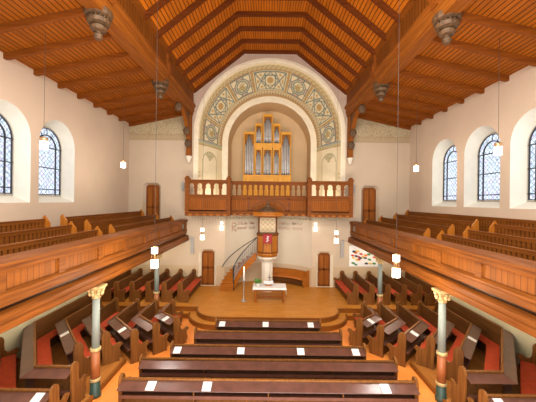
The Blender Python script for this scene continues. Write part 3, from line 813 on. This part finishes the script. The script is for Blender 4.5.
# papers -------------------------------------------------------------
def paper(x, y, z, rot, slope, label, w=.21, l=.28):
    c, s = cos(rot), sin(rot); mb = MB()
    def P(a, b, t): # a across, b down the desk slope
        return (x + a*c - b*s, y + a*s + b*c, z + slope*b + t)
    mb.add([P(-w/2, -l/2, 0), P(w/2, -l/2, 0), P(w/2, l/2, 0), P(-w/2, l/2, 0), P(-w/2, -l/2, .006), P(w/2, -l/2, .006), P(w/2, l/2, .006), P(-w/2, l/2, .006)],
           [(0,3,2,1),(4,5,6,7),(0,1,5,4),(1,2,6,5),(2,3,7,6),(3,0,4,7)], 0)
    for i in range(4):
        b0 = l*(.30-.16*i); mb.add([P(-w*.32, b0, .007), P(w*.32, b0, .007), P(w*.32, b0-.02, .007), P(-w*.32, b0-.02, .007)], [(0,1,2,3)], 1)
    return tag(obj('service_sheet', mb, [M['paper'], M['print']]), label, 'paper', 'service sheets on the pew desks')
def cpaper(px, row, label):
    y = CP[row][0]-.185; x = (px-268.5)/295*y*1.0
    paper(x, y, .815, 0, .36, label, .24, .26)
for px, t in ((222.5, 'left end'), (266, 'middle'), (311, 'right end')): cpaper(px, 0, 'white paper on the %s of the first central pew desk' % t)
for px, t in ((177.5, 'left end'), (241, 'left middle'), (301, 'right middle'), (356, 'right end')): cpaper(px, 2, 'white paper on the %s of the third central pew desk' % t)
for px, t in ((151, 'left end'), (207, 'left middle'), (385.6, 'right end')): cpaper(px, 4, 'white paper on the %s of the nearest central pew desk' % t)
def dpaper(k, t, sd, label):
    P = SIDE[k]; a, b = Vector(P[1 if k != 'Z' else 1]), Vector(P[2]); u = (b-a).normalized(); n = Vector((u.y, -u.x))   # outward
    n = -Vector((-u.y, u.x)) if False else n
    # seat side is toward the centre: x decreasing, y increasing on the +x side
    seat = Vector((-abs(u.y), abs(u.x)));
    q = a + (b-a)*t - seat*.185
    z0, h = (.12, 1.05) if k in 'ABCZ' else (0, 1.12)
    ang = math.atan2(seat.y, seat.x) - pi/2
    rot = ang if sd > 0 else -ang
    paper(sd*q.x, q.y, z0+h-.103, rot, .36, label, .22, .26)
for sd in (-1, 1):
    for k, t, w in (('B', .45, 'second'), ('D', .62, 'fourth'), ('F', .5, 'innermost')):
        dpaper(k, t, sd, 'white paper on the angled desk of the %s %s pew from the outer wall' % (w if k != 'F' else 'innermost', sides[sd]) if k != 'F' else 'white paper on the desk of the innermost %s angled pew' % sides[sd])
    dpaper('Z', .82, sd, 'white paper on the %s pew desk in the picture corner' % sides[sd])

for sd in (-1, 1):
    paper(sd*5.98, 9.92, .12+.487, sd*-.7, 0, 'white booklet lying on the red seat end of the %s pew behind the near column' % sides[sd], .16, .22)
# ================================================================== CHANCEL FURNITURE
# altar table
tb = tag(empty('altar_table', (-.0, 16.35, PL)), 'wooden altar table with square legs on the parquet', 'table')
TY0, TY1 = 15.9, 16.8; TZ = PL+.80; TX0, TX1 = -.82, .98
m = MB(); m.box(TX0+.03, TX1-.03, TY0+.03, TY1-.03, TZ-.06, TZ); obj('tabletop', m, M['door'], tb)
m = MB(); m.box(TX0+.12, TX1-.12, TY0+.1, TY0+.14, TZ-.2, TZ-.06); m.box(TX0+.12, TX1-.12, TY1-.14, TY1-.1, TZ-.2, TZ-.06); obj('apron', m, M['door'], tb)
for x in (TX0+.15, TX1-.15):
    for y in (TY0+.13, TY1-.13):
        m = MB(); m.box(x-.05, x+.05, y-.05, y+.05, PL, TZ-.06); obj('leg', m, M['door'], tb)
m = MB(); m.box(TX0+.15, TX1-.15, 16.33, 16.37, PL+.15, PL+.22); obj('stretcher', m, M['door'], tb)
m = MB(); m.box(TX0, TX1, TY0, TY1, TZ+.002, TZ+.012); m.box(TX0, TX1, TY0-.008, TY0, TZ-.09, TZ+.012); m.box(TX1, TX1+.01, TY0, TY1, TZ-.36, TZ+.012); m.box(TX0-.01, TX0, TY0, TY1, TZ-.2, TZ+.012)
tag(obj('tablecloth', m, M['cloth']), 'white linen cloth on the altar table', 'tablecloth')
pt = tag(empty('potted_plant', (-.55, 16.2, TZ+.012)), 'small green plant in a white pot on the altar table', 'plant')
m = MB(); m.lathe([(.07, 0), (.10, .12), (.11, .14)], (-.55, 16.2, TZ+.012), 12); obj('pot', m, M['pot'], pt)
m = MB()
for i in range(46):
    a = random.random()*2*pi; rr = random.random()*.20; z = TZ+.18+random.random()*.22
    m.ball((-.55+rr*cos(a), 16.2+rr*sin(a)*.8, z), .045, 6, sc=(1, 1, .7))
obj('foliage', m, M['green'], pt)
bs = tag(empty('bible_stand', (.02, 16.35, TZ+.012)), 'open book on a brown wooden rest on the altar table', 'book stand')
m = MB(); m.prism([(16.25, TZ+.012), (16.48, TZ+.012), (16.46, TZ+.20), (16.27, TZ+.08)], FY, -.14, .18); obj('book_rest', m, M['stair'], bs)
m = MB(); m.add([(-.24, 16.24, TZ+.14), (.02, 16.24, TZ+.10), (.02, 16.45, TZ+.23), (-.24, 16.45, TZ+.27), (.28, 16.24, TZ+.14), (.28, 16.45, TZ+.27)], [(0,1,2,3), (1,4,5,2)])
m.add([(-.24, 16.25, TZ+.115), (.02, 16.25, TZ+.08), (.28, 16.25, TZ+.115), (.28, 16.46, TZ+.25), (.02, 16.46, TZ+.205), (-.24, 16.46, TZ+.25)], [(0,1,4,5), (1,2,3,4)], 1)
obj('open_book', m, [M['paper'], M['iron']], bs)
cr = tag(empty('altar_cross', (.07, 16.62, TZ+.012)), 'small dark cross standing behind the book on the altar', 'cross')
m = MB(); m.box(.055, .085, 16.61, 16.64, TZ+.04, TZ+.55); m.box(-.03, .17, 16.61, 16.64, TZ+.38, TZ+.41); obj('cross_arms', m, M['iron'], cr)
m = MB(); m.box(0, .14, 16.56, 16.69, TZ+.012, TZ+.05); obj('cross_foot', m, M['iron'], cr)
cd = tag(empty('paschal_candle_stand', (-1.33, 16.2, PL)), 'tall slim stand with a lit white candle left of the altar', 'candle stand')
m = MB(); m.lathe([(.16, 0), (.15, .03), (.03, .06), (.022, .5), (.04, .53), (.022, .56), (.022, 1.0), (.05, 1.05), (.09, 1.12), (.10, 1.14)], (-1.33, 16.2, PL), 12); obj('stand', m, M['ironlt'], cd)
m = MB(); m.lathe([(.042, 1.14), (.042, 1.74)], (-1.33, 16.2, PL), 12); c_ = obj('candle', m, M['wax'], cd)
m = MB(); m.lathe([(.005, 1.74), (.03, 1.79), (.02, 1.84), (.002, 1.9)], (-1.33, 16.2, PL), 8); obj('flame', m, M['flame'], cd)
# pulpit
PY = 18.2; PX = -.06
pu = tag(empty('pulpit', (PX, PY, PL)), 'raised octagonal wooden pulpit with canopy on a white pillar', 'pulpit')
m = MB(); m.lathe([(.42, PL), (.42, PL+.14), (.36, PL+.2), (.36, 2.2)], (PX, PY, 0), 8, ph=.5, smooth=False); obj('pillar', m, M['white'], pu)
m = MB(); m.lathe([(.36, 2.18), (.40, 2.26), (.52, 2.38), (.60, 2.46), (.60, 2.56)], (PX, PY, 0), 8, ph=.5, smooth=False); obj('pillar_capital', m, M['white'], pu)
m = MB(); m.lathe([(.55, 2.56), (.62, 2.64), (.66, 2.72), (.64, 2.8), (.66, 3.86)], (PX, PY, 0), 8, ph=.5, smooth=False); ct = obj('pulpit_box', m, M['pulpit'], pu)
m = MB(); m.lathe([(.66, 3.84), (.72, 3.88), (.73, 3.97), (.6, 3.97)], (PX, PY, 0), 8, ph=.5, smooth=False); m.lathe([(.66, 2.80), (.70, 2.84), (.66, 2.88)], (PX, PY, 0), 8, ph=.5, smooth=False)
for k in range(8):
    a = 2*pi*(k+.5)/8; m.box(PX+.66*cos(a)-.03, PX+.66*cos(a)+.03, PY+.66*sin(a)-.03, PY+.66*sin(a)+.03, 2.8, 3.86)
obj('pulpit_moulding', m, M['pulpitd'], pu)
m = MB(); m.box(PX-.5, PX+.5, PY+.5, PY+.54, 3.9, 5.0)
pb = obj('back_panel', m, M['tan'], pu)
m = MB(); yy = PY+.49
def strip(x0, z0, x1, z1, w=.011):
    d = Vector((x1-x0, z1-z0)).normalized(); n = Vector((-d.y, d.x))*w
    m.prism([(x0+n.x, z0+n.y), (x0-n.x, z0-n.y), (x1-n.x, z1-n.y), (x1+n.x, z1+n.y)], FX, yy, yy+.012)
for i in range(-3, 4):                       # diagonal lattice with small lozenges
    for sg in (-1, 1):
        a_, b_ = -.46, .46
        za, zb_ = 4.45 + i*.3 + sg*a_, 4.45 + i*.3 + sg*b_
        t0, t1 = 0.0, 1.0
        lo_, hi_ = 3.98, 4.9
        for k_ in range(24):
            u0, u1 = k_/24, (k_+1)/24; q0, q1 = za+(zb_-za)*u0, za+(zb_-za)*u1
            if lo_ < q0 < hi_ and lo_ < q1 < hi_: strip(PX+a_+(b_-a_)*u0, q0, PX+a_+(b_-a_)*u1, q1)
for i in range(-1, 2):
    for j in range(-1, 2):
        cx, cz = PX + i*.3, 4.45 + j*.3
        m.prism([(cx-.035, cz), (cx, cz-.035), (cx+.035, cz), (cx, cz+.035)], FX, yy, yy+.012)
obj('stencil_pattern', m, plain('stencil_ochre', (.45, .30, .12), .7), pb)
m = MB()
for s2 in (-1, 1): m.box(PX+s2*.5-.07*(s2<0), PX+s2*.5+.07*(s2>0), PY+.46, PY+.58, 3.9, 5.0); m.lathe([(.06, 3.95), (.04, 4.1), (.05, 4.5), (.04, 4.9), (.06, 5.0)], (PX+s2*.56, PY+.44, 0), 8)
m.box(PX-.57, PX+.57, PY+.46, PY+.56, 4.9, 5.0)
obj('back_frame', m, M['pulpitd'], pu)
m = MB(); m.lathe([(.80, 4.98), (.98, 5.04), (.95, 5.14), (1.02, 5.2), (.98, 5.26), (.7, 5.30)], (PX, PY, 0), 8, ph=.5, sy=.55, smooth=False); cpy = obj('canopy', m, M['pulpit'], pu)
m = MB(); m.lathe([(.68, 5.26), (.64, 5.38), (.46, 5.46), (.34, 5.54), (.20, 5.60), (.15, 5.70), (.07, 5.76), (.09, 5.82), (.02, 5.98)], (PX, PY, 0), 8, ph=.5, sy=.55, smooth=False)
for k in range(16):
    a = 2*pi*k/16; m.ball((PX+.62*cos(a), PY+.34*sin(a), 5.36), .05, 6)
obj('canopy_crown', m, M['carve'], pu)
m = MB(); m.box(PX-.27, PX+.27, PY-.78, PY-.735, 3.46, 3.99); m.box(PX-.27, PX+.27, PY-.78, PY-.5, 3.975, 3.995)
for q in range(7): m.box(PX-.27+.078*q, PX-.24+.078*q, PY-.775, PY-.74, 3.41, 3.46)
pr = obj('parament', m, M['redcloth']); tag(pr, 'dark red pulpit cloth with a white emblem', 'cloth')
m = MB(); m.box(PX-.02, PX+.02, PY-.79, PY-.78, 3.54, 3.88); m.box(PX-.07, PX+.07, PY-.79, PY-.78, 3.70, 3.74); m.box(PX-.09, PX+.03, PY-.79, PY-.78, 3.54, 3.58); m.box(PX-.02, PX+.09, PY-.79, PY-.78, 3.62, 3.65); m.lathe([(.04, 0), (.065, .03), (.04, .06)], (PX+.03, PY-.775, 3.80), 10)
obj('emblem', m, M['paper'], pr)
# pulpit stair
stt = tag(empty('pulpit_stair', (-2.4, 18.2, PL)), 'curved wooden pulpit stair with scrolled iron railing', 'staircase')
N = 11
def sp(t, off): a, b = 1.78+off, .95+off*.8; return (-.76 - a*cos(t), 17.95 + b*sin(t))
zt = lambda i: PL + (i+1)*(2.56-PL)/N
for i in range(N):
    m = MB(); m2 = MB()
    t0, t1 = (pi/2)*i/N, (pi/2)*(i+1.12)/N
    q = [sp(t0, -.4), sp(t0, .4), sp(t1, .4), sp(t1, -.4)]
    m.prism([(sp(t0-.04, -.42)), (sp(t0-.04, .4)), sp(t1, .4), sp(t1, -.42)], FZ, zt(i)-.045, zt(i))
    m2.prism(q, FZ, max(PL, zt(i)-(.42 if i < 4 else .2)), zt(i)-.045)
    obj('tread', m, M['stair'], stt); obj('stringer', m2, M['stair'], stt)
m = MB(); pin = [sp((pi/2)*(i+3)/17, -.43) for i in range(15)]; pout = [sp((pi/2)*(i+3)/17, -.38) for i in range(15)]
for q_ in range(15):
    zz = PL + .12 + ((q_+3)/17)*(2.56-PL); zl = max(PL, zz-.46)
    m.v += [(*pin[q_], zl), (*pin[q_], zz+.05), (*pout[q_], zz+.05), (*pout[q_], zl)]
for q_ in range(14):
    for e_ in range(4): m.f.append([q_*4+e_, q_*4+(e_+1) % 4, q_*4+4+(e_+1) % 4, q_*4+4+e_]); m.m.append(0); m.sm.append(False)
obj('string_board', m, M['stair'], stt)
m = MB(); ts = [(pi/2)*(1.6+i*(N-1.4)/14)/N for i in range(15)]
zr = lambda t: PL + .15 + (t/(pi/2))*(2.56-PL)
m.tube([(*sp(t, -.38), zr(t)+.88) for t in ts], .03, 6)
m.tube([(*sp((pi/2)*(i+3)/17, .40), zr((pi/2)*(i+3)/17)+.85) for i in range(15)], .028, 6)
obj('handrail', m, M['iron'], stt)
m = MB(); 
for j, t in enumerate(ts):
    x, y = sp(t, -.38); m.tube([(x, y, zr(t)-.15), (x, y, zr(t)+.88)], .013, 5)
    if j < 14:
        x2, y2 = sp(ts[j+1], -.38); zc = zr(t)+.45
        for s2 in (.25, .65):
            cc = [(x+(x2-x)*(.5+.42*cos(w)), y+(y2-y)*(.5+.42*cos(w)), zr(t)+s2+.03+.15*sin(w)) for w in [2*pi*k/10 for k in range(11)]]
            m.tube(cc, .011, 4)
m.tube([(*sp(t, -.38), zr(t)+.08) for t in ts], .016, 5)
obj('baluster_scrollwork', m, M['ironlt'], stt)
m = MB(); x, y = sp(ts[0], -.38); m.lathe([(.05, PL), (.05, PL+.1), (.035, PL+.2), (.035, PL+1.3), (.055, PL+1.34), (.05, PL+1.42), (.01, PL+1.46)], (x, y, 0), 8); obj('newel_post', m, M['iron'], stt)
# wall hanging
wh = MB(); X0, X1, Z0, Z1 = 5.2, 7.1, 1.82, 3.15
wh.box(X0, X1, D-.05, D-.03, Z0, Z1, 0)
cols = [1, 2, 3, 4, 5]
pts = [(.30,.95,4),(.55,.98,2),(.42,.88,5),(.22,.70,1),(.45,.66,4),(.28,.55,2),(.60,.62,1),(.75,.80,1),(.72,.55,4),(.90,.62,2),(1.05,.72,5),(1.02,.55,4),(1.25,.78,3),(1.3,.45,3),(.5,.42,2),(.25,.22,3),(.42,.12,3),(1.1,.20,4),(1.35,.2,2),(1.6,.2,3),(1.45,.95,3),(1.2,1.1,5),(1.62,.6,1),(.62,.45,1)]
for a, b, c in pts:
    cx, cz = X0+a, Z0+b; r0 = random.random()*.5
    wh.prism([(cx+.13*cos(w+r0), cz+.075*sin(w)) for w in [k*pi/3 for k in range(6)]], FX, D-.058, D-.05, c)
tag(obj('wall_hanging', wh, [M['paper'], M['p_red'], M['p_yel'], M['p_grn'], M['p_blk'], M['p_org']]), 'white fabric wall hanging with scattered coloured patches below the right gallery', 'wall hanging')
# loudspeakers
for x, z0, z1, w, l in ((-4.86, 2.5, 3.6, .2, 'tall grey column loudspeaker beside the left chancel door'), (4.72, 2.4, 3.5, .2, 'tall grey column loudspeaker beside the right chancel door'),
                     (-5.52, 6.55, 7.1, .17, 'small grey loudspeaker box beside the balcony on the left wall section'), (5.4, 6.5, 7.05, .17, 'small grey loudspeaker box beside the balcony on the right wall section')):
    r = tag(empty('loudspeaker', (x, D-.1, z0)), l, 'loudspeaker', 'grey wall loudspeakers')
    m = MB(); m.box(x-w/2, x+w/2, D-.2, D-.04, z0, z1); obj('speaker_case', m, M['grey'], r, bevel=.015)
    m = MB(); m.box(x-w*.38, x+w*.38, D-.206, D-.2, z0+.05, z1-.05); obj('speaker_grille', m, plain('speaker_grille', (.30, .29, .28), .7), r)
    m = MB(); m.box(x-.03, x+.03, D-.06, D, (z0+z1)/2-.05, (z0+z1)/2+.05); obj('wall_mount', m, M['iron'], r)

# ================================================================== LAMPS
def point_light(x, y, z, e, r=.12):
    L = bpy.data.lights.new('point_light', 'POINT'); L.energy = e; L.color = (1, .86, .66); L.shadow_soft_size = r; L.specular_factor = .05
    o = bpy.data.objects.new('point_light', L); o.location = (x, y, z); COL.objects.link(o); return o
def nave_lamp(x, y, z, label, e=170):
    ztop = 12.8 + (4.85-abs(x))*.8
    r = tag(empty('pendant_lamp', (x, y, z)), label, 'lamp', 'double glass pendant lamps over the nave')
    m = MB(); m.lathe([(.115, 0), (.115, .29)], (x, y, z), 16); obj('glass_shade', m, M['lampg'], r)
    m = MB(); m.lathe([(.10, .47), (.10, .68)], (x, y, z), 16); obj('upper_glass', m, M['lampg'], r)
    m = MB()
    for k in range(4): m.tube([(x+.09*cos(k*pi/2+.6), y+.09*sin(k*pi/2+.6), z+.28), (x+.09*cos(k*pi/2+.6), y+.09*sin(k*pi/2+.6), z+.48)], .008, 4)
    m.lathe([(.03, .25), (.03, .71)], (x, y, z), 8); m.lathe([(.118, .285), (.118, .30)], (x, y, z), 16); m.lathe([(.105, .46), (.105, .475)], (x, y, z), 16); m.lathe([(.10, .68), (.02, .72)], (x, y, z), 12)
    obj('lamp_frame', m, M['lampc'], r)
    m = MB(); m.tube([(x, y, z+.7), (x, y, ztop+.1)], .0065, 5); obj('cable', m, M['cable'], r)
    point_light(x, y, z-.2, e)
nave_lamp(-3.8, 9.75, 3.70, 'double glass pendant lamp in front of the left gallery fascia')
nave_lamp(3.86, 9.0, 3.68, 'double glass pendant lamp in front of the right gallery fascia')
nave_lamp(-3.87, 17.2, 3.65, 'double glass pendant lamp above the left chancel door', 25)
nave_lamp(3.76, 16.4, 3.66, 'double glass pendant lamp above the right chancel door', 25)
def gal_lamp(x, y, z, label):
    r = tag(empty('gallery_lamp', (x, y, z)), label, 'lamp', 'single glass lamps over the galleries')
    m = MB(); m.lathe([(.11, 0), (.11, .26)], (x, y, z), 16); obj('glass_shade', m, M['lampg'], r)
    m = MB(); m.lathe([(.112, .26), (.112, .37), (.02, .40)], (x, y, z), 16); obj('lamp_cap', m, M['lampc'], r)
    m = MB(); m.tube([(x, y, z+.38), (x, y, zbelow(x))], .0065, 5); obj('cable', m, M['cable'], r)
    point_light(x, y, z-.2, 70)
for sd in (-1, 1):
    gal_lamp(sd*7.2, 14.5, 7.50, 'glass lamp hanging in front of the plain %s wall near the front corner' % sides[sd])
    gal_lamp(sd*7.2, 9.35, 7.50, 'glass lamp hanging in front of the %s gallery windows' % sides[sd])
for sd in (-1, 1):
    x = sd*3.0; r = tag(empty('wall_lamp', (x, D-.1, 4.05)), 'small glass wall lamp under the balcony, %s of the pulpit' % sides[sd], 'lamp', 'wall lamps under the balcony')
    m = MB(); m.lathe([(.10, 4.05), (.10, 4.35)], (x, D-.14, 0), 14); obj('glass_shade', m, M['lampg'], r)
    m = MB(); m.lathe([(.10, 4.35), (.10, 4.42)], (x, D-.14, 0), 14); m.box(x-.03, x+.03, D-.14, D, 4.36, 4.42); obj('lamp_bracket', m, M['lampc'], r)
    m = MB(); m.lathe([(.08, 4.44), (.08, 4.58)], (x, D-.14, 0), 14); obj('upper_glass', m, M['lampg'], r)
    point_light(x, D-.9, 3.9, 2)

# ================================================================== LIGHT, WORLD, CAMERA
def area(loc, target, sx_, sy_, e, c):  # added fill light, kept out of frame, no fixture
    L = bpy.data.lights.new('area', 'AREA'); L.shape = 'RECTANGLE'; L.size = sx_; L.size_y = sy_; L.energy = e; L.specular_factor = .25; L.color = c
    o = bpy.data.objects.new('area', L); o.location = loc; COL.objects.link(o)
    o.rotation_euler = (Vector(target)-Vector(loc)).to_track_quat('-Z', 'Y').to_euler(); return o
area((0, 2.0, 11.5), (0, 6, 0), 8, 7, 1000, (1, .93, .82))
area((0, 5.9, 12.4), (0, 10.5, 0), 7, 2.4, 900, (1, .93, .82))
area((0, -1.5, 9.0), (0, 14, 7.0), 8, 5, 700, (1, .93, .82))
area((0, 4.0, .9), (0, 8, 14), 7, 5, 1500, (1, .91, .80))
for sd in (-1, 1):
    for y in (6.5, 10.5, 14.5, 17.5): point_light(sd*6.9, y, 3.1, 60, .08)  # unseen fill lights added to brighten the space under the galleries
    point_light(sd*3.2, 19.4, 5.85, 110, .1)  # unseen fill light added behind the balcony to brighten the organ loft
W = bpy.data.worlds.new('World'); S.world = W; W.use_nodes = True
nt = W.node_tree; bg = nt.nodes['Background']
bg.inputs['Color'].default_value = (.86, .93, 1.0, 1); bg.inputs['Strength'].default_value = 1.7
cam = bpy.data.cameras.new('Camera'); cam.sensor_width = 36; cam.lens = 295/536*36; cam.clip_end = 200; cam.shift_x = .5/536
co = bpy.data.objects.new('Camera', cam); COL.objects.link(co)
co.location = (-.09, 0, CZ)
co.rotation_euler = (Matrix.Rotation(pi/2, 3, 'X') @ Matrix.Rotation(radians(.7), 3, 'Z')).to_euler()
S.camera = co
S.view_settings.view_transform = 'Standard'
S.view_settings.look = 'None'
S.view_settings.exposure = 0
try:
    S.cycles.use_denoising = True; S.cycles.max_bounces = 8; S.cycles.diffuse_bounces = 5
except Exception: pass
